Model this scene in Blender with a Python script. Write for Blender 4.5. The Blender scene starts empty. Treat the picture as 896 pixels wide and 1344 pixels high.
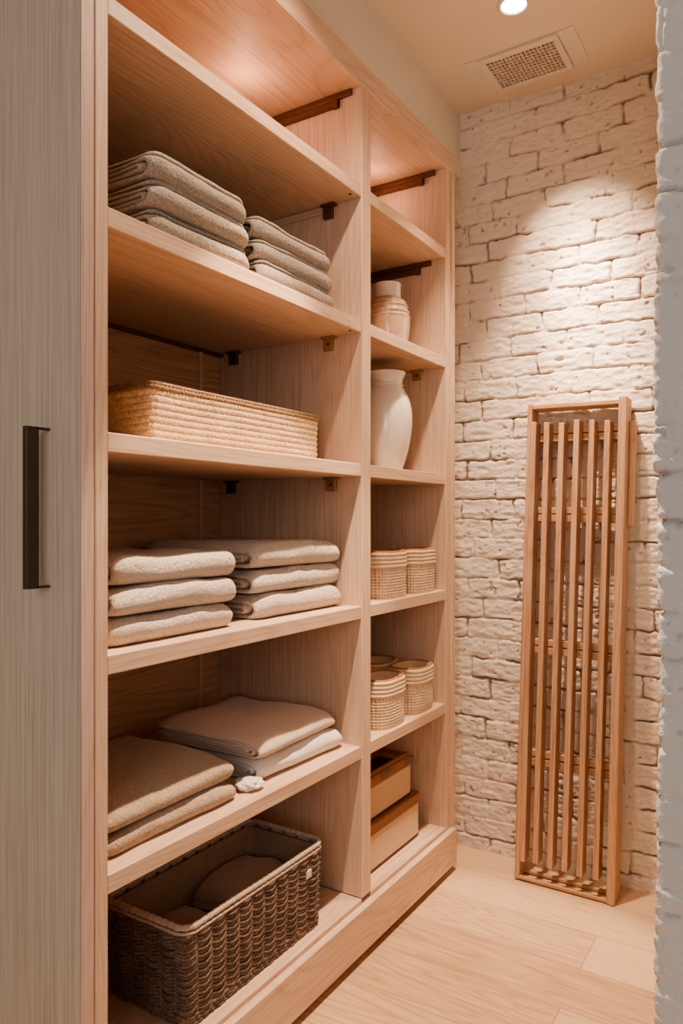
import bpy, bmesh, math, random
import numpy as np
from mathutils import Vector, Matrix, noise

random.seed(7)
PI = math.pi
COL = bpy.context.scene.collection
SC = bpy.context.scene

# ------------------------------------------------------------------ materials
def _n(nt, kind, **kw):
    n = nt.nodes.new(kind)
    for k, v in kw.items():
        if k in n.inputs: n.inputs[k].default_value = v
        else: setattr(n, k, v)
    return n

def new_mat(name):
    m = bpy.data.materials.new(name); m.use_nodes = True
    nt = m.node_tree
    for n in list(nt.nodes): nt.nodes.remove(n)
    out = nt.nodes.new('ShaderNodeOutputMaterial')
    b = nt.nodes.new('ShaderNodeBsdfPrincipled')
    nt.links.new(b.outputs[0], out.inputs[0])
    return m, nt, b

def ramp(nt, stops):
    r = nt.nodes.new('ShaderNodeValToRGB')
    e = r.color_ramp.elements
    while len(e) < len(stops): e.new(0.5)
    for i, (p, c) in enumerate(stops):
        e[i].position = p; e[i].color = (*c, 1)
    return r

def coords(nt, scale=(1, 1, 1), rnd=True, rot=(0, 0, 0)):
    tc = nt.nodes.new('ShaderNodeTexCoord')
    src = tc.outputs['Object']
    if rnd:
        oi = nt.nodes.new('ShaderNodeObjectInfo')
        mul = _n(nt, 'ShaderNodeMath', operation='MULTIPLY'); mul.inputs[1].default_value = 37.0
        nt.links.new(oi.outputs['Random'], mul.inputs[0])
        add = _n(nt, 'ShaderNodeVectorMath', operation='ADD')
        nt.links.new(src, add.inputs[0]); nt.links.new(mul.outputs[0], add.inputs[1])
        src = add.outputs[0]
    mp = nt.nodes.new('ShaderNodeMapping')
    mp.inputs['Scale'].default_value = scale
    mp.inputs['Rotation'].default_value = rot
    nt.links.new(src, mp.inputs['Vector'])
    return mp.outputs[0]

def noise_tex(nt, vec, scale, detail=3, rough=0.5, dist=0.0):
    t = _n(nt, 'ShaderNodeTexNoise')
    t.inputs['Scale'].default_value = scale; t.inputs['Detail'].default_value = detail
    t.inputs['Roughness'].default_value = rough; t.inputs['Distortion'].default_value = dist
    nt.links.new(vec, t.inputs['Vector'])
    return t.outputs['Fac']

def math2(nt, op, a, b=None):
    m = _n(nt, 'ShaderNodeMath', operation=op)
    for i, x in enumerate((a, b)):
        if x is None: continue
        if isinstance(x, (int, float)): m.inputs[i].default_value = x
        else: nt.links.new(x, m.inputs[i])
    return m.outputs[0]

def mixc(nt, fac, a, b, blend='MIX'):
    m = _n(nt, 'ShaderNodeMix', data_type='RGBA', blend_type=blend)
    for sock, x in ((m.inputs[0], fac), (m.inputs[6], a), (m.inputs[7], b)):
        if isinstance(x, (int, float)): sock.default_value = x
        elif isinstance(x, tuple): sock.default_value = (*x, 1)
        else: nt.links.new(x, sock)
    return m.outputs[2]

def bump(nt, b, h, strength, dist=0.002):
    bp = _n(nt, 'ShaderNodeBump')
    bp.inputs['Strength'].default_value = strength; bp.inputs['Distance'].default_value = dist
    nt.links.new(h, bp.inputs['Height']); nt.links.new(bp.outputs[0], b.inputs['Normal'])

def wood(name, axis, light, dark, ring=1.0, rough=0.5, fine=1.0, blotch=0.0):
    """axis: 0,1,2 = grain along x, y, z"""
    m, nt, b = new_mat(name)
    s = [1, 1, 1]; s[axis] = 0.014
    v = coords(nt, tuple(s))
    f = noise_tex(nt, v, 230, 3, 0.6)
    s2 = [1, 1, 1]; s2[axis] = 0.12
    v2 = coords(nt, tuple(s2))
    r = noise_tex(nt, v2, 3.2, 2, 0.45, 0.25)
    rg = math2(nt, 'SINE', math2(nt, 'MULTIPLY', r, 130.0))
    rg = math2(nt, 'POWER', math2(nt, 'ABSOLUTE', rg), 0.55)
    rg = math2(nt, 'SUBTRACT', 1.0, rg)
    a = math2(nt, 'MULTIPLY', math2(nt, 'SUBTRACT', f, 0.42), 2.2 * fine)
    t = math2(nt, 'ADD', a, math2(nt, 'MULTIPLY', rg, 0.62 * ring))
    low = noise_tex(nt, v2, 1.5, 2)
    t = math2(nt, 'ADD', t, math2(nt, 'MULTIPLY', math2(nt, 'SUBTRACT', low, 0.5), 0.7 + blotch))
    t = _clamp(nt, t)
    c = mixc(nt, t, light, dark)
    nt.links.new(c, b.inputs['Base Color'])
    b.inputs['Roughness'].default_value = rough
    b.inputs['Specular IOR Level'].default_value = 0.35
    bump(nt, b, f, 0.12, 0.001)
    return m

def _clamp(nt, x):
    m = _n(nt, 'ShaderNodeClamp'); nt.links.new(x, m.inputs[0]); return m.outputs[0]

def fabric(name, c1, c2, scale=420, strength=0.6, dist=0.003, mott=0.3):
    m, nt, b = new_mat(name)
    v = coords(nt)
    f = noise_tex(nt, v, scale, 3, 0.65)
    g = noise_tex(nt, v, 18, 3)
    t = math2(nt, 'ADD', math2(nt, 'MULTIPLY', math2(nt, 'SUBTRACT', f, 0.35), 2.2),
              math2(nt, 'MULTIPLY', math2(nt, 'SUBTRACT', g, 0.5), mott))
    c = mixc(nt, _clamp(nt, t), c1, c2)
    nt.links.new(c, b.inputs['Base Color'])
    b.inputs['Roughness'].default_value = 0.95
    b.inputs['Specular IOR Level'].default_value = 0.1
    b.inputs['Sheen Weight'].default_value = 0.25
    b.inputs['Sheen Roughness'].default_value = 0.5
    f2 = noise_tex(nt, v, scale * 0.42, 4, 0.7)
    bump(nt, b, f2, strength, dist)
    return m

def plain(name, c, rough=0.5, metal=0.0, var=0.12, scale=30, bstr=0.0, coat=0.0):
    m, nt, b = new_mat(name)
    v = coords(nt)
    f = noise_tex(nt, v, scale, 4, 0.55)
    d = tuple(x * (1 - var) for x in c); l = tuple(min(1, x * (1 + var)) for x in c)
    nt.links.new(mixc(nt, f, d, l), b.inputs['Base Color'])
    b.inputs['Roughness'].default_value = rough; b.inputs['Metallic'].default_value = metal
    b.inputs['Coat Weight'].default_value = coat
    if bstr: bump(nt, b, f, bstr, 0.002)
    return m

def emit(name, c, s):
    m = bpy.data.materials.new(name); m.use_nodes = True; nt = m.node_tree
    for n in list(nt.nodes): nt.nodes.remove(n)
    o = nt.nodes.new('ShaderNodeOutputMaterial'); e = nt.nodes.new('ShaderNodeEmission')
    e.inputs[0].default_value = (*c, 1); e.inputs[1].default_value = s
    nt.links.new(e.outputs[0], o.inputs[0]); return m

def brick_paint(name, base, crack_col):
    m, nt, b = new_mat(name)
    v = coords(nt, rnd=False)
    at = _n(nt, 'ShaderNodeAttribute'); at.attribute_name = 'crack'
    f = noise_tex(nt, v, 9, 5, 0.6)
    g = noise_tex(nt, v, 120, 3, 0.6)
    c = mixc(nt, f, tuple(x * 0.90 for x in base), tuple(min(1, x * 1.06) for x in base))
    fac = math2(nt, 'MULTIPLY', at.outputs['Fac'], math2(nt, 'ADD', 0.25, math2(nt, 'MULTIPLY', g, 1.2)))
    c = mixc(nt, _clamp(nt, fac), c, crack_col)  # joints and pits mixed towards a darker tone
    nt.links.new(c, b.inputs['Base Color'])
    b.inputs['Roughness'].default_value = 0.62
    b.inputs['Specular IOR Level'].default_value = 0.3
    h = math2(nt, 'ADD', noise_tex(nt, v, 60, 5, 0.6), math2(nt, 'MULTIPLY', noise_tex(nt, v, 300, 3), 0.4))
    bump(nt, b, h, 0.55, 0.006)
    return m

def floor_mat():
    m, nt, b = new_mat('oak_floor')
    tc = nt.nodes.new('ShaderNodeTexCoord')
    mp = nt.nodes.new('ShaderNodeMapping')
    mp.inputs['Location'].default_value = (0.55, -2.351, 0)
    nt.links.new(tc.outputs['Object'], mp.inputs['Vector'])
    br = _n(nt, 'ShaderNodeTexBrick')
    br.offset = 0.37; br.offset_frequency = 2
    br.inputs['Scale'].default_value = 1.0
    br.inputs['Brick Width'].default_value = 1.9; br.inputs['Row Height'].default_value = 0.2
    br.inputs['Mortar Size'].default_value = 0.0016; br.inputs['Mortar Smooth'].default_value = 0.3
    br.inputs['Color1'].default_value = (0, 0, 0, 1); br.inputs['Color2'].default_value = (1, 1, 1, 1)
    br.inputs['Mortar'].default_value = (0.5, 0.5, 0.5, 1)
    nt.links.new(mp.outputs[0], br.inputs['Vector'])
    # shift grain per plank
    add = _n(nt, 'ShaderNodeVectorMath', operation='MULTIPLY_ADD')
    nt.links.new(br.outputs['Color'], add.inputs[0]); add.inputs[1].default_value = (9, 7, 3)
    nt.links.new(tc.outputs['Object'], add.inputs[2])
    def vec(sc):
        q = nt.nodes.new('ShaderNodeMapping'); q.inputs['Scale'].default_value = sc
        nt.links.new(add.outputs[0], q.inputs['Vector']); return q.outputs[0]
    f = noise_tex(nt, vec((0.05, 1, 1)), 130, 3, 0.6)
    r = noise_tex(nt, vec((0.13, 1, 1)), 4.5, 2, 0.45, 0.3)
    rg = math2(nt, 'ABSOLUTE', math2(nt, 'SINE', math2(nt, 'MULTIPLY', r, 70.0)))
    rg = math2(nt, 'SUBTRACT', 1.0, math2(nt, 'POWER', rg, 0.5))
    t = math2(nt, 'ADD', math2(nt, 'MULTIPLY', math2(nt, 'SUBTRACT', f, 0.4), 1.6), math2(nt, 'MULTIPLY', rg, 0.50))
    sep = _n(nt, 'ShaderNodeSeparateColor'); nt.links.new(br.outputs['Color'], sep.inputs[0])
    t = math2(nt, 'ADD', t, math2(nt, 'MULTIPLY', math2(nt, 'SUBTRACT', sep.outputs[0], 0.5), 0.95))
    c = mixc(nt, _clamp(nt, t), (0.68, 0.465, 0.30), (0.45, 0.275, 0.155))
    c = mixc(nt, math2(nt, 'MULTIPLY', br.outputs['Fac'], 0.7), c, (0.30, 0.18, 0.10))
    nt.links.new(c, b.inputs['Base Color'])
    b.inputs['Roughness'].default_value = 0.42
    b.inputs['Specular IOR Level'].default_value = 0.4
    bump(nt, b, math2(nt, 'SUBTRACT', f, math2(nt, 'MULTIPLY', br.outputs['Fac'], 3.0)), 0.15, 0.001)
    return m

PL, PD = (0.69, 0.495, 0.365), (0.49, 0.310, 0.212)
M = dict(
    wood_y=wood('pale_wood_along', 1, PL, PD, ring=0.75),
    wood_x=wood('pale_wood_deep', 0, PL, PD, ring=0.7),
    wood_z=wood('pale_wood_upright', 2, PL, PD, ring=0.55),
    wood_back=wood('back_panel_wood', 1, (0.60, 0.38, 0.25), (0.40, 0.22, 0.13), ring=0.9),
    wood_door=wood('limed_door_wood', 2, (0.73, 0.615, 0.495), (0.55, 0.435, 0.33), ring=0.12, fine=1.3),
    wood_edge=wood('door_edge_wood', 2, (0.60, 0.43, 0.36), (0.42, 0.27, 0.21), ring=0.5),
    rack=wood('rack_wood', 2, (0.60, 0.38, 0.245), (0.33, 0.155, 0.08), ring=0.6, blotch=0.5),
    rack_x=wood('rack_wood_cross', 0, (0.60, 0.38, 0.22), (0.38, 0.20, 0.10), ring=0.6, blotch=0.4),
    floor=floor_mat(),
    plaster=plain('warm_plaster', (0.74, 0.66, 0.56), 0.85, var=0.03, scale=4, bstr=0.02),
    ceil=plain('ceiling_paint', (0.76, 0.64, 0.53), 0.85, var=0.02, scale=3),
    brick=brick_paint('painted_brick', (0.78, 0.675, 0.565), (0.19, 0.105, 0.06)),
    brick2=brick_paint('painted_brick_daylit', (0.76, 0.755, 0.735), (0.40, 0.35, 0.30)),  # cooler copy of the brick paint, daylight tint put into its colour
    bronze=plain('dark_bronze', (0.095, 0.062, 0.043), 0.45, 0.3, var=0.2),
    bracket=plain('brown_bracket', (0.145, 0.062, 0.036), 0.5, 0.35, var=0.25),
    brass=plain('aged_brass', (0.42, 0.23, 0.11), 0.42, 0.35, var=0.3),
    screw=plain('screw_gap_dark', (0.02, 0.013, 0.01), 0.5),
    wool=fabric('taupe_wool', (0.30, 0.245, 0.195), (0.64, 0.55, 0.455), 250, 1.0, 0.006),
    terry=fabric('cream_terry', (0.54, 0.44, 0.36), (0.80, 0.70, 0.60), 230, 1.0, 0.007),
    tan=fabric('tan_wool', (0.36, 0.26, 0.18), (0.66, 0.505, 0.37), 250, 1.0, 0.005),
    blush=fabric('blush_linen', (0.60, 0.45, 0.355), (0.70, 0.55, 0.45), 600, 0.35, 0.0015),
    ivory=fabric('ivory_cotton', (0.68, 0.615, 0.54), (0.80, 0.74, 0.67), 500, 0.4, 0.002),
    brown=fabric('brown_cloth', (0.26, 0.16, 0.10), (0.48, 0.32, 0.215), 260, 0.5, 0.003),
    straw=fabric('straw_weave', (0.48, 0.30, 0.15), (0.88, 0.70, 0.46), 190, 1.0, 0.004, 0.6),
    strawrim=fabric('straw_rim', (0.16, 0.085, 0.04), (0.42, 0.27, 0.14), 200, 0.9, 0.004, 0.6),
    palm=fabric('palm_weave', (0.58, 0.41, 0.27), (0.84, 0.66, 0.48), 260, 0.6, 0.002, 0.5),
    palmrim=plain('orange_rim', (0.42, 0.17, 0.065), 0.7, var=0.4, scale=90),
    wicker=fabric('dark_wicker', (0.095, 0.055, 0.034), (0.31, 0.205, 0.14), 150, 0.4, 0.002, 1.2),
    wickerrim=fabric('wicker_rim', (0.40, 0.29, 0.21), (0.70, 0.56, 0.43), 220, 0.4, 0.002),
    tagm=plain('pale_tag', (0.62, 0.55, 0.47), 0.8),
    cer=plain('cream_glaze', (0.80, 0.70, 0.59), 0.14, var=0.03, scale=5, coat=0.5),
    jar=plain('streaked_glaze', (0.55, 0.38, 0.265), 0.12, var=0.42, scale=16, coat=0.6),
    boxc=fabric('box_linen', (0.58, 0.38, 0.23), (0.70, 0.49, 0.31), 420, 0.3, 0.0015),
    boxlid=wood('box_lid_wood', 1, (0.36, 0.165, 0.09), (0.20, 0.08, 0.04), ring=0.5),
    boxtrim=plain('box_trim', (0.10, 0.038, 0.02), 0.6, var=0.3),
    clasp=plain('grey_clasp', (0.20, 0.16, 0.125), 0.45, 0.4),
    black=plain('black_leather', (0.012, 0.011, 0.011), 0.55),
    white=plain('white_enamel', (0.74, 0.65, 0.56), 0.5, var=0.02),
    grille=plain('vent_enamel', (0.66, 0.56, 0.47), 0.5, var=0.03),
    ventdark=plain('vent_dark', (0.44, 0.33, 0.25), 0.9),
    lens=emit('lamp_lens', (1.0, 0.86, 0.68), 14.0),
)

# ------------------------------------------------------------------ mesh helpers
def finish(name, bm, mat, parent=None, smooth=False, world=True):
    me = bpy.data.meshes.new(name)
    if parent is not None and world:
        bmesh.ops.translate(bm, verts=bm.verts, vec=-parent.matrix_basis.translation if parent.parent is None
                            else -parent.parent.matrix_basis.translation)
    bmesh.ops.recalc_face_normals(bm, faces=bm.faces)
    if smooth:
        for f in bm.faces: f.smooth = True
    bm.to_mesh(me); bm.free()
    me.materials.append(mat)
    o = bpy.data.objects.new(name, me); COL.objects.link(o)
    if parent is not None: o.parent = parent
    return o

def box(bm, x0, x1, y0, y1, z0, z1, bev=0.0, seg=1):
    b2 = bmesh.new()
    bmesh.ops.create_cube(b2, size=1)
    for v in b2.verts:
        v.co = Vector(((x0 + x1) / 2 + v.co.x * (x1 - x0), (y0 + y1) / 2 + v.co.y * (y1 - y0), (z0 + z1) / 2 + v.co.z * (z1 - z0)))
    if bev > 0:
        bmesh.ops.bevel(b2, geom=list(b2.edges), offset=bev, segments=seg, profile=0.5, affect='EDGES')
    merge(bm, b2)

def merge(bm, b2, mat=None):
    if mat is not None: bmesh.ops.transform(b2, matrix=mat, verts=b2.verts)
    me = bpy.data.meshes.new('tmp'); b2.to_mesh(me); b2.free()
    bm.from_mesh(me); bpy.data.meshes.remove(me)

def bx(*a, **k):
    bm = bmesh.new(); box(bm, *a, **k); return bm

def tube(bm, pts, r, n=6, closed=False):
    rings = []
    N = len(pts)
    for i, p in enumerate(pts):
        a = Vector(pts[(i - 1) % N] if (closed or i > 0) else pts[i]); c = Vector(pts[(i + 1) % N] if (closed or i < N - 1) else pts[i])
        d = (c - a).normalized()
        up = Vector((0, 0, 1)) if abs(d.z) < 0.9 else Vector((1, 0, 0))
        s = d.cross(up).normalized(); u = s.cross(d)
        rr = r[i] if isinstance(r, (list, tuple)) else r
        rings.append([bm.verts.new(Vector(p) + (s * math.cos(2 * PI * k / n) + u * math.sin(2 * PI * k / n)) * rr) for k in range(n)])
    for i in range(N if closed else N - 1):
        A, B = rings[i], rings[(i + 1) % N]
        for k in range(n): bm.faces.new((A[k], A[(k + 1) % n], B[(k + 1) % n], B[k]))
    if not closed:
        bm.faces.new(rings[0][::-1]); bm.faces.new(rings[-1])

def loft(bm, rings, close_u=True, cap0=False, cap1=False):
    R = [[bm.verts.new(p) for p in r] for r in rings]
    n = len(R[0])
    for i in range(len(R) - 1):
        for k in range(n if close_u else n - 1):
            bm.faces.new((R[i][k], R[i][(k + 1) % n], R[i + 1][(k + 1) % n], R[i + 1][k]))
    if cap0: bm.faces.new(R[0][::-1])
    if cap1: bm.faces.new(R[-1])

def lathe(prof, n=64, fn=None):
    bm = bmesh.new()
    rings = []
    for r, z in prof:
        rings.append([((r * (fn(k / n, z) if fn else 1)) * math.cos(2 * PI * k / n), (r * (fn(k / n, z) if fn else 1)) * math.sin(2 * PI * k / n), z) for k in range(n)])
    loft(bm, rings, True, True, True)
    return bm

def spline(pts, n=8):
    out = []
    P = [Vector((a, b)) for a, b in pts]
    for i in range(len(P) - 1):
        p0 = P[max(i - 1, 0)]; p1 = P[i]; p2 = P[i + 1]; p3 = P[min(i + 2, len(P) - 1)]
        for k in range(n):
            t = k / n
            out.append(tuple(0.5 * ((2 * p1) + (p2 - p0) * t + (2 * p0 - 5 * p1 + 4 * p2 - p3) * t * t + (3 * p1 - p0 - 3 * p2 + p3) * t ** 3)))
    out.append(tuple(P[-1])); return out

def rrect(a, b, r, n):
    """n points evenly around a rounded rectangle of half-sizes a, b: [(x, y, nx, ny, s)]"""
    segs = [('l', (a, -b + r), (a, b - r), (1, 0)), ('c', (a - r, b - r), 0), ('l', (a - r, b), (-a + r, b), (0, 1)), ('c', (-a + r, b - r), 90),
            ('l', (-a, b - r), (-a, -b + r), (-1, 0)), ('c', (-a + r, -b + r), 180), ('l', (-a + r, -b), (a - r, -b), (0, -1)), ('c', (a - r, -b + r), 270)]
    L = [math.dist(s[1], s[2]) if s[0] == 'l' else PI / 2 * r for s in segs]
    T = sum(L); out = []
    for k in range(n):
        d = T * k / n; i = 0
        while d > L[i] and i < 7: d -= L[i]; i += 1
        s = segs[i]
        if s[0] == 'l':
            q = d / L[i] if L[i] else 0
            out.append((s[1][0] + (s[2][0] - s[1][0]) * q, s[1][1] + (s[2][1] - s[1][1]) * q, *s[3], T * k / n))
        else:
            an = math.radians(s[2]) + (d / r)
            out.append((s[1][0] + r * math.cos(an), s[1][1] + r * math.sin(an), math.cos(an), math.sin(an), T * k / n))
    return out, T

def thing(name, label, cat, loc=(0, 0, 0), group=None, rot=(0, 0, 0)):
    o = bpy.data.objects.new(name, None); COL.objects.link(o)
    o.location = loc; o.rotation_euler = rot; o.empty_display_size = 0.05
    o['label'] = label; o['category'] = cat
    if group: o['group'] = group
    return o

def tag(o, label, cat, group=None):
    o['label'] = label; o['category'] = cat
    if group: o['group'] = group
    return o

def dup(root, loc, label, rotz=None):
    r = root.copy(); COL.objects.link(r); r.location = loc
    if rotz is not None: r.rotation_euler = (0, 0, rotz)
    r['label'] = label
    for ch in list(root.children):
        c = ch.copy(); COL.objects.link(c); c.parent = r
    return r

def struct(o): o['kind'] = 'structure'; return o

# ------------------------------------------------------------------ dimensions
CAM_Z = 1.29
WALL_Y = 2.721
CEIL = 2.894
FX = -1.11            # front plane of the shelving
BX = -1.665           # back panel
YL0, YL1 = 0.906, 0.936
YD0, YD1 = 1.870, 1.922
YR0, YR1 = 2.467, 2.540
SH = [2.280, 1.880, 1.455, 1.034, 0.620]
TH = 0.037
BOT = 0.170
TOP0, TOP1 = 2.572, 2.642

# ------------------------------------------------------------------ setting
rs = np.random.RandomState(11)
def vnoise(u, v, su, sv, seed):
    r = np.random.RandomState(seed); G = r.rand(256, 256)
    x = u * su + 50; y = v * sv + 50
    xi = np.floor(x).astype(int); yi = np.floor(y).astype(int)
    fx = x - xi; fy = y - yi
    fx = fx * fx * (3 - 2 * fx); fy = fy * fy * (3 - 2 * fy)
    g = lambda a, b: G[a % 256, b % 256]
    return (g(xi, yi) * (1 - fx) + g(xi + 1, yi) * fx) * (1 - fy) + (g(xi, yi + 1) * (1 - fx) + g(xi + 1, yi + 1) * fx) * fy

def fbm(u, v, s, seed, o=4, ratio=1.0):
    t = 0; a = 1; n = 0
    for k in range(o):
        t = t + a * vnoise(u, v, s * 2 ** k, s * ratio * 2 ** k, seed + k); n += a; a *= 0.5
    return t / n

def smooth(x): x = np.clip(x, 0, 1); return x * x * (3 - 2 * x)

def brick_field(U, V, seed, pitch=0.0775, length=0.208):
    """height (m) and crack mask on a wall in u, v metres"""
    V2 = V + (fbm(U, V, 3.0, seed, 2) - 0.5) * 0.022 + (fbm(U, V, 28, seed + 5, 4) - 0.5) * 0.014
    U2 = U + (fbm(U, V, 26, seed + 9, 4) - 0.5) * 0.018
    c = np.floor(V2 / pitch).astype(int); fv = V2 / pitch - c
    R = np.random.RandomState(seed).rand(4096)
    rc = R[(c * 37) % 4096]
    off = (c % 2) * 0.5 + (rc - 0.5) * 0.35
    uu = U2 / length + off
    b = np.floor(uu).astype(int); fu = uu - b
    jit = (R[(c * 131 + b * 17) % 4096] - 0.5) * 0.16
    jit2 = (R[(c * 131 + (b + 1) * 17) % 4096] - 0.5) * 0.16
    dl = (fu - jit * 0.5) * length; dr = (1 - fu + jit2 * 0.5) * length
    dv = np.minimum(fv, 1 - fv) * pitch
    du = np.minimum(np.abs(dl), np.abs(dr))
    d = -np.log(np.exp(-np.clip(du, 0, .3) * 260) + np.exp(-dv * 260)) / 260      # smooth min
    fill = fbm(U, V, 13, seed + 20, 3)
    wid = 0.0005 + 0.0085 * fbm(U, V, 14, seed + 30, 3) ** 1.3
    body = smooth(d / (wid + 0.0016))
    depth = 0.0020 + 0.0155 * smooth((fill - 0.36) / 0.32)
    h = -depth * (1 - body)
    per = R[(c * 71 + b * 29 + 5) % 4096]
    h = h + (per - 0.5) * 0.004 + (0.35 + 0.65 * body) * ((fbm(U, V, 30, seed + 40, 5, 2.2) - 0.5) * 0.0100) + (fbm(U, V, 8, seed + 45, 2) - 0.5) * 0.006
    h = h - 0.0022 * smooth((0.010 - d) / 0.010) * fbm(U, V, 40, seed + 60, 3)
    pits = smooth((fbm(U, V, 55, seed + 50, 2) - 0.80) / 0.06)
    h = h - pits * 0.005
    crack = (1 - smooth(d / (wid * 0.8 + 0.0012))) * smooth((fill - 0.44) / 0.2) + pits * 0.5
    return h, np.clip(crack, 0, 1)

def grid_mesh(name, P, crack, mat):
    ny, nx = P.shape[:2]
    me = bpy.data.meshes.new(name)
    idx = np.arange(ny * nx).reshape(ny, nx)
    q = np.stack([idx[:-1, :-1], idx[:-1, 1:], idx[1:, 1:], idx[1:, :-1]], -1).reshape(-1, 4)
    me.vertices.add(ny * nx); me.vertices.foreach_set('co', P.reshape(-1).astype(np.float32))
    me.loops.add(q.size); me.loops.foreach_set('vertex_index', q.reshape(-1).astype(np.int32))
    me.polygons.add(len(q)); me.polygons.foreach_set('loop_start', np.arange(0, q.size, 4, dtype=np.int32))
    me.update(calc_edges=True); me.validate()
    me.polygons.foreach_set('use_smooth', np.ones(len(q), dtype=bool))
    at = me.attributes.new('crack', 'FLOAT', 'POINT'); at.data.foreach_set('value', crack.reshape(-1).astype(np.float32))
    me.materials.append(mat)
    o = bpy.data.objects.new(name, me); COL.objects.link(o); return o

# back wall
us = np.arange(-1.34, -0.12, 0.0036); vs = np.arange(-0.02, CEIL + 0.02, 0.0036)
U, V = np.meshgrid(us, vs)
h, ck = brick_field(U, V + 0.03, 3)
P = np.stack([U, WALL_Y - h, V], -1)
wb = struct(grid_mesh('wall_back', P, ck, M['brick']))

# right-hand brick pier: front face, rough corner, then the closet's right wall
WX, WYF = -0.218, 1.345
a1 = np.concatenate([np.arange(1.2, 0.1, -0.015), np.arange(0.1, WX + 0.012, -0.004)])
path = [(x, WYF, 0, -1, WX - x) for x in a1]
for k in range(0, 9):
    an = math.radians(270 - 90 * k / 8)
    path.append((WX + 0.012 + 0.012 * math.cos(an), WYF + 0.012 + 0.012 * math.sin(an), math.cos(an), math.sin(an), -0.012 + 0.024 * k / 8))
for y in np.concatenate([np.arange(WYF + 0.016, WYF + 0.1, 0.004), np.arange(WYF + 0.1, WALL_Y + 0.02, 0.010)]):
    path.append((WX, y, -1, 0, 0.012 + (y - WYF - 0.012)))
path = np.array(path)
vs = np.arange(-0.02, CEIL + 0.02, 0.0045)
S, V = np.meshgrid(path[:, 4], vs)
h, ck = brick_field(S + 0.09, V + 0.05, 41, pitch=0.079)
X = np.broadcast_to(path[:, 0], S.shape); Y = np.broadcast_to(path[:, 1], S.shape)
NX = np.broadcast_to(path[:, 2], S.shape); NY = np.broadcast_to(path[:, 3], S.shape)
wob = ((vnoise(V * 0, V, 1, 5.0, 77) - 0.5) * 0.010 + (vnoise(V * 0, V, 1, 26.0, 78) - 0.5) * 0.003) * np.exp(-np.abs(S) / 0.05)
hh = h * 0.8
P = np.stack([X + NX * hh + wob, Y + NY * hh, V], -1)
struct(grid_mesh('wall_right', P[:, ::-1], ck[:, ::-1], M['brick2']))

struct(finish('floor', bx(-2.6, 1.8, -2.2, WALL_Y + 0.06, -0.06, 0), M['floor']))
struct(finish('ceiling', bx(-2.6, 1.8, -0.6, WALL_Y + 0.06, CEIL, CEIL + 0.06), M['ceil']))
bm = bmesh.new()
box(bm, -1.76, -1.163, 0.60, WALL_Y + 0.05, TOP1 + 0.002, CEIL)        # bulkhead over the shelving
box(bm, -1.76, -1.205, YR1 + 0.003, WALL_Y + 0.05, 0, TOP1 + 0.002)     # return beside the shelving
box(bm, -1.76, BX - 0.022, 0.60, YR1 + 0.003, 0, TOP1 + 0.002)
struct(finish('wall_left', bm, M['plaster']))

# ------------------------------------------------------------------ shelving cabinet
cab = thing('shelving_cabinet', 'tall built-in pale wood shelving with two open bays along the left wall', 'shelving', (FX, YD0, 0))
BV = 0.0018
finish('side_panel', bx(BX, FX, YL0, YL1, 0.012, TOP0, bev=BV), M['wood_z'], cab)
bm = bmesh.new(); box(bm, BX, FX, YR0, YR1 - 0.032, BOT - 0.04, TOP0, bev=BV); box(bm, BX, FX + 0.004, YR1 - 0.030, YR1, 0.16, TOP0, bev=BV)
finish('side_panel', bm, M['wood_z'], cab)
finish('divider', bx(BX, FX, YD0, YD1, BOT, TOP0, bev=BV), M['wood_z'], cab)
finish('top_panel', bx(BX, FX + 0.002, YL0, YR1, TOP0, TOP1, bev=BV), M['wood_y'], cab)
for (ya, yb) in ((YL1, YD0), (YD1, YR0)):
    for z in SH:
        finish('shelf', bx(BX, FX - 0.002, ya, yb, z - TH, z, bev=BV), M['wood_y'], cab)
    finish('bottom_panel', bx(BX, FX, ya, yb, BOT - 0.032, BOT, bev=BV), M['wood_y'], cab)
    finish('back_panel', bx(BX - 0.018, BX, ya - 0.01, yb + 0.01, 0.1, TOP0), M['wood_back'], cab)
finish('back_batten', bx(BX, BX + 0.010, 1.764, 1.776, BOT, TOP0), M['wood_z'], cab)
bm = bmesh.new()
box(bm, FX - 0.02, FX + 0.02, YL0, YR1 - 0.018, 0.027, 0.155, bev=0.003, seg=2)
finish('plinth', bm, M['wood_y'], cab)
finish('toe_kick', bx(FX - 0.075, FX - 0.06, YL0, YR1 - 0.03, 0, 0.14), M['screw'], cab)  # near-black: shade of the gap under the plinth put into its colour

def bracket_rail(y, z, x_front, mt, lower=True):
    """dark two-part runner fixed high on an upright, under a panel"""
    bm = bmesh.new()
    box(bm, BX + 0.01, x_front, y - 0.010, y, z - 0.020, z - 0.0005, bev=0.003, seg=2)
    r = finish('shelf_runner', bm, mt, cab)
    if lower:
        b2 = bmesh.new(); box(b2, BX + 0.01, x_front - 0.045, y - 0.014, y, z - 0.042, z - 0.0225, bev=0.002)
        s = finish('runner_arm', b2, mt, r)
        b3 = bmesh.new(); box(b3, x_front - 0.065, x_front - 0.045, y - 0.017, y, z - 0.045, z - 0.021, bev=0.002)
        finish('end_block', b3, mt, r)
    return r

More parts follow.
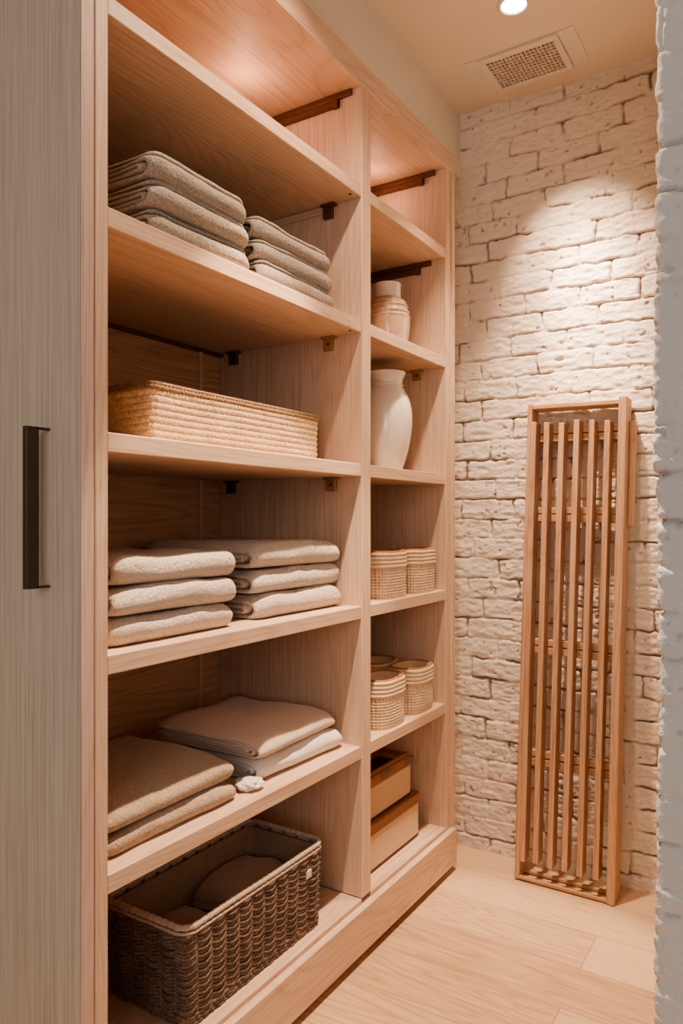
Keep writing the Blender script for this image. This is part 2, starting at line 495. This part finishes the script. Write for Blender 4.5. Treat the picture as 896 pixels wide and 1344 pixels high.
def clip(x, y, z, mt, rail=True, h=0.042):
    bm = bmesh.new(); box(bm, x - 0.017, x + 0.017, y - 0.012, y, z - h, z - 0.0005, bev=0.0015)
    box(bm, x - 0.020, x + 0.030, y - 0.022, y, z - 0.007, z - 0.0005, bev=0.001)
    r = finish('shelf_bracket', bm, mt, cab)
    b2 = bmesh.new()
    bmesh.ops.create_uvsphere(b2, u_segments=10, v_segments=6, radius=0.0042)
    bmesh.ops.translate(b2, verts=b2.verts, vec=(x + 0.002, y - 0.012, z - h * 0.55))
    finish('screw', b2, M['screw'], r, smooth=True)
    if rail:
        finish('support_batten', bx(BX + 0.03, x - 0.012, y - 0.008, y, z - 0.024, z - 0.001, bev=0.001), M['wood_x'], cab)

bracket_rail(YD0, TOP0, -1.142, M['bracket'])
bracket_rail(YR0, TOP0, -1.150, M['bracket'])
bracket_rail(YR0, SH[0] - TH, -1.165, M['bracket'])
clip(-1.225, YD0, SH[0] - TH, M['bracket'])
clip(-1.225, YD0, SH[1] - TH, M['brass'], rail=False)
clip(-1.60, YD0, SH[1] - TH, M['bracket'], rail=False)
clip(-1.215, YD0, SH[2] - TH, M['brass'], rail=False)
clip(-1.61, YD0, SH[2] - TH, M['bracket'], rail=False)
clip(-1.225, YR0, SH[1] - TH, M['brass'], h=0.036)
# dark rail along the back under the second shelf
finish('back_rail', bx(BX, BX + 0.016, YL1, YD0, SH[1] - TH - 0.011, SH[1] - TH), M['bracket'], cab)
for z in (SH[0] - TH, SH[1] - TH):
    b2 = bmesh.new(); bmesh.ops.create_uvsphere(b2, u_segments=12, v_segments=6, radius=0.0055)
    bmesh.ops.scale(b2, verts=b2.verts, vec=(1, 1, 0.3))
    bmesh.ops.translate(b2, verts=b2.verts, vec=(FX - 0.02, YD0 - 0.035, z))
    finish('screw_plug', b2, M['screw'], cab, smooth=True)

# tall door at the end of the shelving
dy0, dy1 = 0.874, 0.9035
door = tag(finish('cupboard_door', bx(-2.2, FX - 0.004, dy0, dy1, 0.008, TOP1 + 0.20, bev=0.001), M['wood_door']),
           'tall pale limed wood door with dark bar handle at the left edge', 'door')
eo = finish('edge_strip', bx(FX - 0.0045, FX, dy0 + 0.0003, dy1, 0.008, TOP1 + 0.20, bev=0.001), M['wood_edge']); eo.parent = door
hx, hz0, hz1 = -1.201, 1.163, 1.461
bm = bmesh.new()
yo = dy0 - 0.050
box(bm, hx - 0.0075, hx + 0.0045, yo, yo + 0.026, hz0, hz1, bev=0.0008)
for z in (hz0, hz1 - 0.004):
    box(bm, hx - 0.0075, hx + 0.0045, yo + 0.02, dy0 + 0.0005, z, z + 0.004, bev=0.0006)
ho = finish('handle', bm, M['bronze']); ho.parent = door
ho['label'] = 'dark bronze bar handle'

# ------------------------------------------------------------------ folded textiles
def folded(W, D, H, n_layers, seed, amp=0.004, flap=0.0, gap=0.008, ny=26, droop=0.0, curve=0.0):
    """folded cloth: nested U-folds with the round fold at x=0, layers to -D, width along y, base at z=0"""
    bm = bmesh.new()
    Hc = H - flap
    t = Hc / (2 * n_layers)
    paths = []
    for k in range(n_layers):
        z0, z1 = (k + 0.5) * t, Hc - (k + 0.5) * t
        R = (z1 - z0) / 2; cx = -Hc / 2 - gap * k
        xs = np.linspace(-D + 0.006 * k * ((seed + k) % 3), cx, 12)
        p = [(x, z0) for x in xs[:-1]]
        for a in range(0, 13):
            an = -PI / 2 + PI * a / 12
            p.append((cx + R * math.cos(an) * (1.0), (z0 + z1) / 2 + R * math.sin(an)))
        p += [(x, z1) for x in xs[::-1][1:]]
        paths.append((p, t * (0.94 if k else 0.96)))
    if flap:
        paths.append(([(x, Hc + flap * 0.5) for x in np.linspace(-D, -0.014, 16)], flap * 0.95))
    for pi, (p, th) in enumerate(paths):
        P = [Vector(q) for q in p]; N = len(P)
        nr = []
        for i in range(N):
            d = (P[min(i + 1, N - 1)] - P[max(i - 1, 0)]).normalized(); nr.append(Vector((-d.y, d.x)))
        rings = []
        ye = [0.0, 0.002, 0.006, 0.012, 0.022]; yi = [(0.022 + (W - 0.044) * i / ny) for i in range(1, ny)]
        stations = [(-W / 2 + d, (0.35, 0.7, 0.88, 0.96, 1.0)[q]) for q, d in enumerate(ye)] + [(-W / 2 + d, 1.0) for d in yi] + [(W / 2 - d, (0.35, 0.7, 0.88, 0.96, 1.0)[q]) for q, d in reversed(list(enumerate(ye)))]
        for (y, sc) in stations:
            ring = []
            jit = 0.004 * noise.noise(Vector((pi * 3.1, seed, y)))
            for sgn in (1, -1):
                rng = range(N) if sgn == 1 else range(N - 1, -1, -1)
                for i in rng:
                    q = P[i] + nr[i] * (sgn * th * 0.5 * sc)
                    x, z = q.x, q.y
                    e = abs(y) / (W / 2)
                    nv = noise.noise(Vector((x * 7 + seed * 3.7, y * 7, 1.3 + seed)))
                    nv2 = noise.noise(Vector((x * 22 + seed, y * 22, z * 22 + pi)))
                    zf = z / H
                    dz = amp * nv * zf * 1.6 + amp * 0.35 * nv2 * zf - zf * droop * max(0, e - 0.6) ** 2 * 4
                    dz -= zf * curve * smooth_s((x + 0.10) / 0.10)
                    dx = amp * 0.9 * noise.noise(Vector((y * 6 + seed * 1.7, zf * 2.0, seed + 9.1))) + amp * 0.4 * nv2
                    yy = y + (jit if e > 0.95 else 0) + 0.006 * noise.noise(Vector((x * 9, z * 30 + pi * 5, seed + (3 if y > 0 else 8)))) * e
                    ed = min(1.0, (W / 2 - abs(y)) / 0.035); pinch = 0.13 * (1 - ed) ** 2
                    ring.append((x + dx - (0.012 * (1 - ed) ** 2 if x > -H else 0), yy, max(z + dz - zf * H * pinch, 0.0006)))
            rings.append(ring)
        loft(bm, rings, True, True, True)
    return bm

def smooth_s(x): x = min(max(x, 0), 1); return x * x * (3 - 2 * x)

def cloth(name, mat, label, cat, group, x, yc, z, rot=0.0, **kw):
    bm = folded(**kw)
    o = finish(name, bm, mat, smooth=True)
    o.location = (x, yc, z); o.rotation_euler = (0, 0, rot)
    tag(o, label, cat, group)
    return o

POS = ['bottom', 'middle', 'top']
# second shelf from the top: taupe wool blankets
hs = 0.056
for i in range(3):
    cloth('wool_blanket', M['wool'], f'taupe wool blanket, {POS[i]} of the larger left stack on the upper shelf', 'blanket',
          'wool blankets on the upper shelf', -1.115 - 0.004 * (2 - i) + 0.003 * (i == 1), 1.222 - 0.006 * i, SH[1] + hs * i, rot=0.012 * (i - 1),
          W=0.312, D=0.40, H=hs - 0.0006, n_layers=2, seed=10 + i, amp=0.0035, flap=0.009, gap=0.012)
for i in range(3):
    cloth('wool_blanket', M['wool'], f'taupe wool blanket, {POS[i]} of the smaller right stack on the upper shelf by the divider', 'blanket',
          'wool blankets on the upper shelf', -1.128 - 0.004 * i, 1.592 - 0.004 * i, SH[1] + 0.055 * i, rot=-0.01 * (i - 1),
          W=0.345, D=0.36, H=0.0544, n_layers=2, seed=20 + i, amp=0.0035, flap=0.008, gap=0.012)
# fourth shelf: cream towels
for i in range(3):
    cloth('bath_towel', M['terry'], f'cream terry towel, {POS[i]} of the left stack beside the shelving end', 'towel',
          'cream towels on the middle shelf', -1.150 + 0.005 * (i == 1), 1.175 + 0.004 * (i - 1), SH[3] + 0.061 * i, rot=0.015 * (1 - i),
          W=0.374 - 0.004 * i, D=0.42, H=0.060, n_layers=2, seed=30 + i, amp=0.0055, gap=0.017, droop=0.006)
for i in range(3):
    cloth('bath_towel', M['terry'], f'cream terry towel, {POS[i]} of the right stack against the central divider', 'towel',
          'cream towels on the middle shelf', -1.163 - 0.006 * (i == 1), 1.655 + (0.006, 0.0, -0.008)[i], SH[3] + 0.0655 * i, rot=-0.012 * i,
          W=0.404 - 0.006 * i, D=0.42, H=0.0645, n_layers=2, seed=40 + i, amp=0.0055, gap=0.017, droop=0.010)
# fifth shelf: blankets
for i in range(2):
    cloth('folded_blanket', M['tan'], ('lower speckled tan blanket of the left pair on the low shelf', 'upper plain tan blanket of the left pair on the low shelf')[i],
          'blanket', 'folded blankets on the low shelf', -1.150 - 0.004 * i, 1.165 + 0.003 * i, SH[4] + 0.046 * i, rot=0.02 * i,
          W=0.400, D=0.36, H=(0.045, 0.060)[i], n_layers=2 if i else 1, seed=50 + i, amp=0.006, gap=0.012, droop=0.012, curve=0.012 * i)
for i in range(2):
    cloth('folded_blanket', (M['ivory'], M['blush'])[i], ('ivory cotton blanket beneath the blush one on the low shelf', 'smooth blush blanket on top of the ivory one on the low shelf')[i],
          'blanket', 'folded blankets on the low shelf', -1.158 - 0.002 * i, 1.655 - 0.012 * i, SH[4] + 0.062 * i, rot=-0.05 + 0.08 * i,
          W=0.378 - 0.01 * i, D=0.36, H=(0.061, 0.056)[i], n_layers=3, seed=60 + i, amp=0.006, gap=0.010, droop=0.014, curve=0.010 * i)
# crumpled white cloth peeking out below
bm = bmesh.new(); bmesh.ops.create_icosphere(bm, subdivisions=4, radius=1)
for v in bm.verts:
    c = v.co.copy()
    k = 1 + 0.28 * noise.noise(c * 2.1) + 0.16 * noise.noise(c * 5.3)
    v.co = Vector((c.x * 0.036 * k, c.y * 0.034 * k, max(0.0005, 0.013 + c.z * 0.015 * k)))
o = finish('crumpled_cloth', bm, M['ivory'], smooth=True); o.location = (-1.175, 1.425, SH[4]); o.rotation_euler = (0, 0, 0.4)
tag(o, 'small crumpled white cloth between the two blanket piles on the low shelf', 'cloth')

# ------------------------------------------------------------------ straw box on the third shelf
def straw_box():
    a, b, H, r = 0.155, 0.330, 0.135, 0.022
    root = thing('straw_basket', 'long low golden straw basket with coiled sides on the third shelf', 'basket', (-1.20 - a, 1.455, SH[2]))
    rows = 8; N = 420
    R, T = rrect(a, b, r, N)
    bm = bmesh.new(); rings = []
    for j in range(rows * 8 + 1):
        z = 0.001 + (H - 0.014) * j / (rows * 8)
        bulge = abs(math.sin(PI * j / 8)) ** 0.7 * 0.0024
        ring = []
        for (x, y, nx, ny, s) in R:
            w = 0.0028 * noise.noise(Vector((s * 6, z * 18, 2.2))) + 0.0012 * math.sin(s * 2 * PI / 0.0085 + (j // 8) * 1.3) * (bulge / 0.0024)
            tp = 0.004 * (z / H)
            o_ = bulge + w - 0.005 + tp
            ring.append((x + nx * o_, y + ny * o_, z + 0.0015 * noise.noise(Vector((s * 5, z * 9, 7)))))
        rings.append(ring)
    inner = []
    for z in (H - 0.014, H * 0.5, 0.012):
        inner.append([(x - nx * 0.012, y - ny * 0.012, z) for (x, y, nx, ny, s) in R])
    loft(bm, rings + inner, True, True, True)
    finish('woven_body', bm, M['straw'], root, smooth=True, world=False)
    bm = bmesh.new()
    for dz, rr in ((0, 0.0075), (0.0085, 0.006)):
        pts = []
        for (x, y, nx, ny, s) in R:
            w = 0.0012 * math.sin(s * 2 * PI / 0.012 + dz * 300)
            pts.append((x + nx * (w - 0.004), y + ny * (w - 0.004), H - 0.010 + dz + 0.0025 * noise.noise(Vector((s * 4, dz * 50, 1)))))
        tube(bm, pts, rr, 7, closed=True)
    finish('rim', bm, M['strawrim'], root, smooth=True, world=False)
straw_box()

# ------------------------------------------------------------------ dark wicker basket on the bottom
def wicker_basket():
    a, b, H, r = 0.132, 0.268, 0.218, 0.030
    root = thing('wicker_basket', 'large dark brown wicker basket with pale rim on the bottom shelf', 'basket', (-1.145 - a, 1.445, BOT))
    nst = 32; per = 14; N = nst * per
    R, T = rrect(a, b, r, N)
    bm = bmesh.new()
    rows = 25
    for k in range(rows):
        z = 0.008 + (H - 0.016) * k / (rows - 1)
        fl = 1 + 0.035 * (z / H - 1)
        pts = []; rad = []
        for i, (x, y, nx, ny, s) in enumerate(R):
            ph = PI * i / per; sn = abs(math.sin(ph)); alt = 1 if (int(i / per) + k) % 2 else -1
            o_ = 0.0010 + 0.0044 * sn + 0.0012 * alt * sn
            dz = -0.0055 * sn + 0.0022 * noise.noise(Vector((s * 9, k * 0.9, 3)))
            pts.append((x * fl + nx * o_, y * fl + ny * o_, z + dz)); rad.append(0.0030 + 0.0009 * sn)
        tube(bm, pts, rad, 6, closed=True)
    for j in range(nst):
        x, y, nx, ny, s = R[(j * per) % N]
        f0 = 0.965
        tube(bm, [(x * f0, y * f0, 0.002), (x, y, H)], 0.0048, 6)
    # wale bands at the foot
    for k in range(3):
        pts = [(x * 0.968 + nx * (0.004 + 0.0016 * math.sin(i * PI / 3 + k * 2)), y * 0.968 + ny * (0.004 + 0.0016 * math.sin(i * PI / 3 + k * 2)), 0.006 + k * 0.008) for i, (x, y, nx, ny, s) in enumerate(R)]
        tube(bm, pts, 0.0042, 6, closed=True)
    finish('woven_sides', bm, M['wicker'], root, smooth=True, world=False)
    bm = bmesh.new()
    rr = [[(x * 0.955 - nx * 0.010, y * 0.955 - ny * 0.010, 0.002) for (x, y, nx, ny, s) in R], [(x * 0.98 - nx * 0.010, y * 0.98 - ny * 0.010, H - 0.004) for (x, y, nx, ny, s) in R]]
    loft(bm, rr, True, True, False)
    finish('inner_lining', bm, M['brown'], root, smooth=False, world=False)
    bm = bmesh.new()
    pts = [(x + nx * 0.001, y + ny * 0.001, H + 0.004 + 0.0015 * noise.noise(Vector((s * 5, 0, 0)))) for (x, y, nx, ny, s) in R]
    tube(bm, pts, [0.0068 + 0.0007 * math.sin(i * 1.1) for i in range(N)], 8, closed=True)
    pts = [(x + nx * 0.004, y + ny * 0.004, H - 0.008) for (x, y, nx, ny, s) in R]
    tube(bm, pts, 0.0040, 6, closed=True)
    finish('rim', bm, M['wickerrim'], root, smooth=True, world=False)
    bm = bmesh.new(); box(bm, a + 0.003, a + 0.0085, 0.178, 0.203, 0.150, 0.172, bev=0.0015)
    finish('label_tag', bm, M['tagm'], root, world=False)['label'] = 'small pale woven tag'
    return root
wicker_basket()
# brown cloths lying in the basket
cloth('brown_cloth', M['brown'], 'wavy brown folded cloth in the right half of the wicker basket', 'cloth', 'brown cloths in the wicker basket',
      -1.168, 1.565, BOT + 0.004, rot=0.04, W=0.25, D=0.20, H=0.155, n_layers=3, seed=71, amp=0.016, gap=0.01, curve=0.02)
cloth('brown_cloth', M['brown'], 'flat brown folded cloth in the left half of the wicker basket', 'cloth', 'brown cloths in the wicker basket',
      -1.168, 1.305, BOT + 0.004, rot=-0.03, W=0.235, D=0.20, H=0.120, n_layers=3, seed=72, amp=0.014, gap=0.01, curve=0.015)

# ------------------------------------------------------------------ right bay: jars
jar = thing('ribbed_jar', 'shiny streaked beige ribbed jar with a short neck on the upper right shelf', 'jar', (-1.262, 2.305, SH[1]))
prof = [(0.052, 0.0)] + spline([(0.056, 0.002), (0.070, 0.03), (0.078, 0.075), (0.080, 0.118), (0.0815, 0.125), (0.078, 0.130), (0.077, 0.136), (0.0795, 0.141), (0.078, 0.146), (0.073, 0.152), (0.0725, 0.158), (0.075, 0.163), (0.068, 0.172), (0.068, 0.178), (0.062, 0.185), (0.050, 0.195)], 6)
finish('body', lathe(prof, 72, lambda u, z: 1 + 0.006 * math.sin(2 * PI * u * 3 + z * 60) + 0.004 * math.sin(z * 420)), M['jar'], jar, smooth=True, world=False)
prof = [(0.049, 0.190)] + spline([(0.048, 0.196), (0.047, 0.215), (0.0475, 0.236), (0.0485, 0.243), (0.047, 0.247), (0.035, 0.248)], 5) + [(0.0001, 0.248)]
finish('neck_cap', lathe(prof, 56), M['cer'], jar, smooth=True, world=False)

prof = spline([(0.046, 0.0), (0.053, 0.002), (0.060, 0.014), (0.077, 0.065), (0.089, 0.125), (0.0935, 0.180), (0.090, 0.222), (0.080, 0.258), (0.067, 0.283), (0.0605, 0.294), (0.0635, 0.298), (0.0605, 0.303), (0.0600, 0.316), (0.0655, 0.332), (0.0705, 0.340), (0.0690, 0.344), (0.063, 0.338), (0.055, 0.318), (0.055, 0.300), (0.078, 0.22), (0.05, 0.02), (0.001, 0.012)], 7)
o = finish('ceramic_vase', lathe(prof, 80), M['cer'], smooth=True); o.location = (-1.238, 2.245, SH[2])
tag(o, 'glossy cream ceramic vase with flared lip on the right bay shelf', 'vase')

# small woven baskets
def palm_mesh(H, a, b, seed):
    bm = bmesh.new(); nu, nv = 220, 72; rings = []
    zc = H * 0.66
    def sup(k):
        an = 2 * PI * k / nu; c, s = math.cos(an), math.sin(an)
        e = 0.72
        return (abs(c) ** e * (1 if c > 0 else -1), abs(s) ** e * (1 if s > 0 else -1))
    for j in range(nv + 1):
        z = H * j / nv; ring = []
        taper = 0.955 + 0.045 * min(1, z / (H * 0.15)) + 0.012 * math.sin(z / H * 3)
        for k in range(nu):
            cx, cy = sup(k)
            if z < zc:
                ph = 30 * k / nu; w = z / 0.0095
                d = 0.0024 * (math.sin(2 * PI * (ph * 0.5 + w * 0.5)) * math.sin(2 * PI * (ph * 0.5 - w * 0.5)))
            else:
                d = 0.0034 * abs(math.sin(PI * (z - zc) / ((H - zc) / 4))) ** 0.8 + 0.001
            d += 0.0025 * noise.noise(Vector((cx * 1.7, cy * 1.7, z * 14 + seed)))
            q = taper + d / a
            ring.append((a * cx * q, b * cy * q, max(0.0003, z + 0.003 * noise.noise(Vector((cx * 1.5, cy * 1.5, seed))) * (z / H))))
        rings.append(ring)
    inner = []
    for z in (H, H * 0.5, 0.01):
        inner.append([(a * 0.90 * sup(k)[0], b * 0.92 * sup(k)[1], z) for k in range(nu)])
    loft(bm, rings + inner, True, True, True)
    rim = bmesh.new(); pts = []
    for k in range(nu):
        cx, cy = sup(k)
        pts.append((a * cx * 0.955, b * cy * 0.965, H + 0.001 + 0.003 * noise.noise(Vector((cx * 1.5, cy * 1.5, seed))) + 0.0012 * math.sin(k * 1.3)))
    tube(rim, pts, 0.0038, 6, closed=True)
    return bm, rim

def palm_basket(H, a, b, seed, loc, label, group):
    root = thing('woven_basket', label, 'basket', loc, group)
    bm, rim = palm_mesh(H, a, b, seed)
    finish('woven_body', bm, M['palm'], root, smooth=True, world=False)
    finish('rim', rim, M['palmrim'], root, smooth=True, world=False)['label'] = 'orange-brown rim'
    return root
g1 = 'small woven baskets on the right bay shelf at towel height'
p1 = palm_basket(0.150, 0.050, 0.088, 1.0, (-1.178, 2.135, SH[3]), 'small woven basket beside the divider, level with the cream towels', g1)
dup(p1, (-1.176, 2.352, SH[3]), 'small woven basket nearer the brick wall, level with the cream towels', rotz=PI)
g2 = 'small woven baskets on the lower right bay shelf'
p2 = palm_basket(0.155, 0.062, 0.088, 5.0, (-1.184, 2.115, SH[4]), 'front woven basket with orange rim beside the divider, above the lidded boxes', g2)
dup(p2, (-1.184, 2.335, SH[4]), 'front woven basket with orange rim nearer the brick wall, above the lidded boxes', rotz=PI)
dup(p2, (-1.335, 2.150, SH[4]), 'woven basket behind the front basket by the divider, above the lidded boxes', rotz=0.0)
dup(p2, (-1.335, 2.345, SH[4]), 'woven basket behind the front basket nearer the brick wall, above the lidded boxes', rotz=PI)

# lidded boxes
def lid_box(y0, y1, z, H, xf, depth, fancy, label):
    xc, yc = xf - depth / 2, (y0 + y1) / 2
    root = thing('storage_box', label, 'box', (xc, yc, z), 'lidded boxes at the bottom of the right bay')
    a, b = depth / 2, (y1 - y0) / 2; hl = 0.040
    R, T = rrect(a - 0.004, b - 0.004, 0.018, 80)
    def slab(z0, z1, g, top_in=0.004):
        bm = bmesh.new()
        loft(bm, [[(x + nx * q, y + ny * q, zz) for (x, y, nx, ny, s) in R] for zz, q in ((z0, g - 0.001), (z0 + 0.0015, g), (z1 - top_in, g), (z1 - top_in * 0.3, g - top_in * 0.3), (z1, g - top_in))], True, True, True)
        return bm
    finish('box_body', slab(0.0095, H - hl, 0.0, 0.001), M['boxc'], root, world=False)
    finish('base_trim', slab(0.0005, 0.009, 0.001, 0.001), M['boxtrim'], root, world=False)
    bm = slab(H - hl, H - hl + 0.008, 0.002, 0.001); merge(bm, slab(H - hl + 0.009, H - 0.004, 0.0045))
    lid = finish('lid', bm, M['boxlid'], root, world=False)
    if fancy:
        bm = bmesh.new()
        for s in (-1, 1):
            box(bm, -a + 0.01, a - 0.002, s * (b - 0.03) - 0.006, s * (b - 0.03) + 0.006, H - 0.004, H + 0.006, bev=0.002)
        box(bm, a - 0.018, a - 0.006, -b + 0.03, b - 0.03, H - 0.004, H + 0.006, bev=0.002)
        finish('lid_frame', bm, M['boxlid'], root, world=False)
        finish('handle_pad', bx(a - 0.085, a - 0.030, -0.10, b - 0.10, H - 0.0035, H - 0.0005, bev=0.001), M['black'], root, world=False)['label'] = 'black pad'
        for yy in (-0.02, b - 0.035):
            finish('clasp', bx(a - 0.002, a + 0.0045, yy - 0.03, yy + 0.03, H - hl + 0.012, H - 0.008, bev=0.0015), M['clasp'], root, world=False)
    return root
lid_box(1.975, 2.368, BOT, 0.158, -1.160, 0.26, False, 'lower tan box with brown lid standing on the bottom of the right bay')
lid_box(1.965, 2.330, BOT + 0.1545, 0.146, -1.172, 0.235, True, 'upper tan box with clasped brown lid and black pad, on the lower box')

# ------------------------------------------------------------------ slatted rack leaning on the brick wall
rack = thing('slatted_rack', 'tall slatted wooden drying rack leaning on the white brick wall', 'rack', (-0.714, 2.556, 0.0035))
rw, rh, rd = 0.1725, 1.712, 0.085
def part(name, bm, mat): return finish(name, bm, mat, rack, world=False)
bb = 0.002
part('left_stile', bx(-rw, -rw + 0.017, 0.004, rd, 0.0, rh - 0.006, bev=0.003, seg=2), M['rack'])
part('right_stile', bx(rw - 0.027, rw, 0.0, rd, 0.0, rh, bev=0.003, seg=2), M['rack'])
part('top_rail', bx(-rw + 0.016, rw - 0.026, 0.010, rd, rh - 0.024, rh - 0.008, bev=0.002), M['rack_x'])
bm = bmesh.new(); box(bm, -rw + 0.016, rw - 0.026, 0.004, 0.020, 0.002, 0.014, bev=0.002); box(bm, -rw + 0.016, rw - 0.026, 0.066, 0.082, 0.002, 0.014, bev=0.002); part('bottom_rail', bm, M['rack_x'])
for z in (1.598, 1.306, 0.826, 0.424):
    bm = bmesh.new()
    box(bm, -rw + 0.016, rw - 0.026, 0.054, 0.084, z + 0.004, z + 0.028, bev=0.003, seg=2)
    box(bm, -rw + 0.016, rw - 0.026, 0.055, 0.084, z - 0.026, z + 0.001, bev=0.003, seg=2)
    part('cross_rail', bm, M['rack_x'])
for k, xs in enumerate((-0.1457, -0.099, -0.048, 0.004, 0.057, 0.111)):
    bm = bmesh.new()
    box(bm, -0.0098, 0.0098, 0.0, 0.055, 0.066 + 0.004 * (k % 2), 1.640 - 0.004 * (k % 3), bev=0.0018)
    for v in bm.verts:
        v.co.x += xs + 0.002 * math.sin(v.co.z * 3 + k)
    part('slat', bm, M['rack'])
part('side_batten', bx(rw, rw + 0.022, 0.050, 0.070, 1.27, 1.635, bev=0.002), M['rack'])
# lean: top back edge touches the wall, slight tilt to the right
rack.rotation_euler = (-math.asin((WALL_Y - 0.006 - 2.556 - rd) / rh), math.radians(0.85), 0)

# ------------------------------------------------------------------ ceiling fittings
vx0, vx1, vy0, vy1 = -0.972, -0.694, 2.424, 2.638
vent = thing('ceiling_vent', 'white rectangular air vent grille in the ceiling near the brick wall', 'vent', ((vx0 + vx1) / 2, (vy0 + vy1) / 2, CEIL))
finish('mounting_plate', bx(vx0 - 0.055, vx1 + 0.055, vy0 - 0.004, vy1 - 0.002, CEIL - 0.003, CEIL - 0.0002, bev=0.001), M['white'], vent)
bm = bmesh.new(); fw = 0.022; zt, zb = CEIL - 0.003, CEIL - 0.013
box(bm, vx0, vx1, vy0, vy0 + fw, zb, zt, bev=0.002); box(bm, vx0, vx1, vy1 - fw, vy1, zb, zt, bev=0.002)
box(bm, vx0, vx0 + fw, vy0 + fw - .002, vy1 - fw + .002, zb, zt, bev=0.002); box(bm, vx1 - fw, vx1, vy0 + fw - .002, vy1 - fw + .002, zb, zt, bev=0.002)
finish('frame', bm, M['white'], vent)
finish('duct_backing', bx(vx0 + fw - 0.002, vx1 - fw + 0.002, vy0 + fw - 0.002, vy1 - fw + 0.002, CEIL - 0.0045, CEIL - 0.003), M['ventdark'], vent)
bm = bmesh.new()
nx_, ny_ = 17, 10
for i in range(1, nx_):
    x = vx0 + fw + (vx1 - vx0 - 2 * fw) * i / nx_
    box(bm, x - 0.0022, x + 0.0022, vy0 + fw, vy1 - fw, CEIL - 0.0105, CEIL - 0.0045)
for j in range(1, ny_):
    y = vy0 + fw + (vy1 - vy0 - 2 * fw) * j / ny_
    box(bm, vx0 + fw, vx1 - fw, y - 0.0022, y + 0.0022, CEIL - 0.0115, CEIL - 0.0045)
finish('grille', bm, M['grille'], vent)

def downlight(x, y, label):
    root = thing('recessed_downlight', label, 'light', (x, y, CEIL), 'ceiling downlights along the aisle')
    bm = bmesh.new(); n = 48
    prof = [(0.0385, -0.001), (0.0385, -0.006), (0.042, -0.009), (0.050, -0.007), (0.0525, -0.001)]
    loft(bm, [[(r * math.cos(2 * PI * k / n), r * math.sin(2 * PI * k / n), z) for k in range(n)] for r, z in prof])
    finish('trim_ring', bm, M['white'], root, smooth=True, world=False)
    bm = bmesh.new(); bmesh.ops.create_circle(bm, cap_ends=True, segments=48, radius=0.0386)
    bmesh.ops.translate(bm, verts=bm.verts, vec=(0, 0, -0.0025))
    finish('lens', bm, M['lens'], root, world=False)
    return root
D1 = (-0.77, 2.22); D2 = (-0.735, 1.42)
d1 = downlight(*D1, 'glowing round recessed ceiling downlight near the vent')

# ------------------------------------------------------------------ lights
def spot(name, loc, aim, power, half, blend, col, size=0.03):
    l = bpy.data.lights.new(name, 'SPOT'); l.energy = power; l.spot_size = math.radians(half * 2); l.spot_blend = blend
    l.color = col; l.shadow_soft_size = size
    o = bpy.data.objects.new(name, l); COL.objects.link(o); o.location = loc
    o.rotation_euler = (Vector(aim) - Vector(loc)).to_track_quat('-Z', 'Y').to_euler()
    return o
WARM = (1.0, 0.76, 0.55)
LZ = CEIL - 0.02
spot('wall_beam', (*D1, LZ), (-0.655, WALL_Y, 2.04), 120, 25, 1.0, WARM, 0.028)
spot('wall_flood', (*D1, LZ), (-0.76, 2.36, 0), 130, 33, 0.7, WARM, 0.03)
spot('shelf_beam', (*D2, LZ), (-0.775, 1.38, 0), 300, 23.5, 0.25, WARM, 0.022)
spot('shelf_flood', (*D2, LZ), (-0.75, 1.40, 0), 75, 60, 0.8, WARM, 0.03)
spot('wall_core', (*D1, LZ), (-0.660, WALL_Y, 2.07), 210, 13, 1.0, (1.0, 0.82, 0.64), 0.028)
spot('floor_core', (*D1, LZ), (-0.80, 2.50, 0), 130, 13, 1.0, WARM, 0.028)
def point(name, loc, power, col, size):
    l = bpy.data.lights.new(name, 'POINT'); l.energy = power; l.color = col; l.shadow_soft_size = size
    o = bpy.data.objects.new(name, l); COL.objects.link(o); o.location = loc; return o
point('added_top_glow', (-1.37, 1.64, 2.485), 1.1, (1.0, 0.56, 0.36), 0.03)  # added lamp without a fixture, stands for light bounced under the top panel
point('added_top_glow', (-1.34, 2.345, 2.485), 0.8, (1.0, 0.56, 0.36), 0.03)  # same added glow for the right bay, no fixture there
l = bpy.data.lights.new('window_daylight', 'AREA'); l.energy = 31; l.shape = 'RECTANGLE'; l.size = 2.0; l.size_y = 1.8; l.color = (1.0, 0.97, 0.94)
o = bpy.data.objects.new('window_daylight', l); COL.objects.link(o); o.location = (0.6, -2.0, 1.9)
o.rotation_euler = (Vector((-0.6, 1.2, 1.2)) - Vector(o.location)).to_track_quat('-Z', 'Y').to_euler()

w = bpy.data.worlds.new('room_ambient'); SC.world = w; w.use_nodes = True
bg = w.node_tree.nodes['Background']; bg.inputs[0].default_value = (1.0, 0.96, 0.92, 1); bg.inputs[1].default_value = 0.19

# ------------------------------------------------------------------ camera
cam = bpy.data.cameras.new('camera'); co = bpy.data.objects.new('camera', cam); COL.objects.link(co)
co.location = (0, 0, CAM_Z)
co.rotation_euler = (PI / 2, 0, math.atan2(0.534, 0.845))
cam.sensor_fit = 'VERTICAL'; cam.sensor_height = 36.0
cam.lens = 966 / 1344 * 36.0
cam.shift_y = 10.0 / 1344
cam.clip_start = 0.02
SC.camera = co
SC.view_settings.view_transform = 'AgX'
SC.view_settings.look = 'AgX - Medium High Contrast'
SC.view_settings.exposure = -0.10
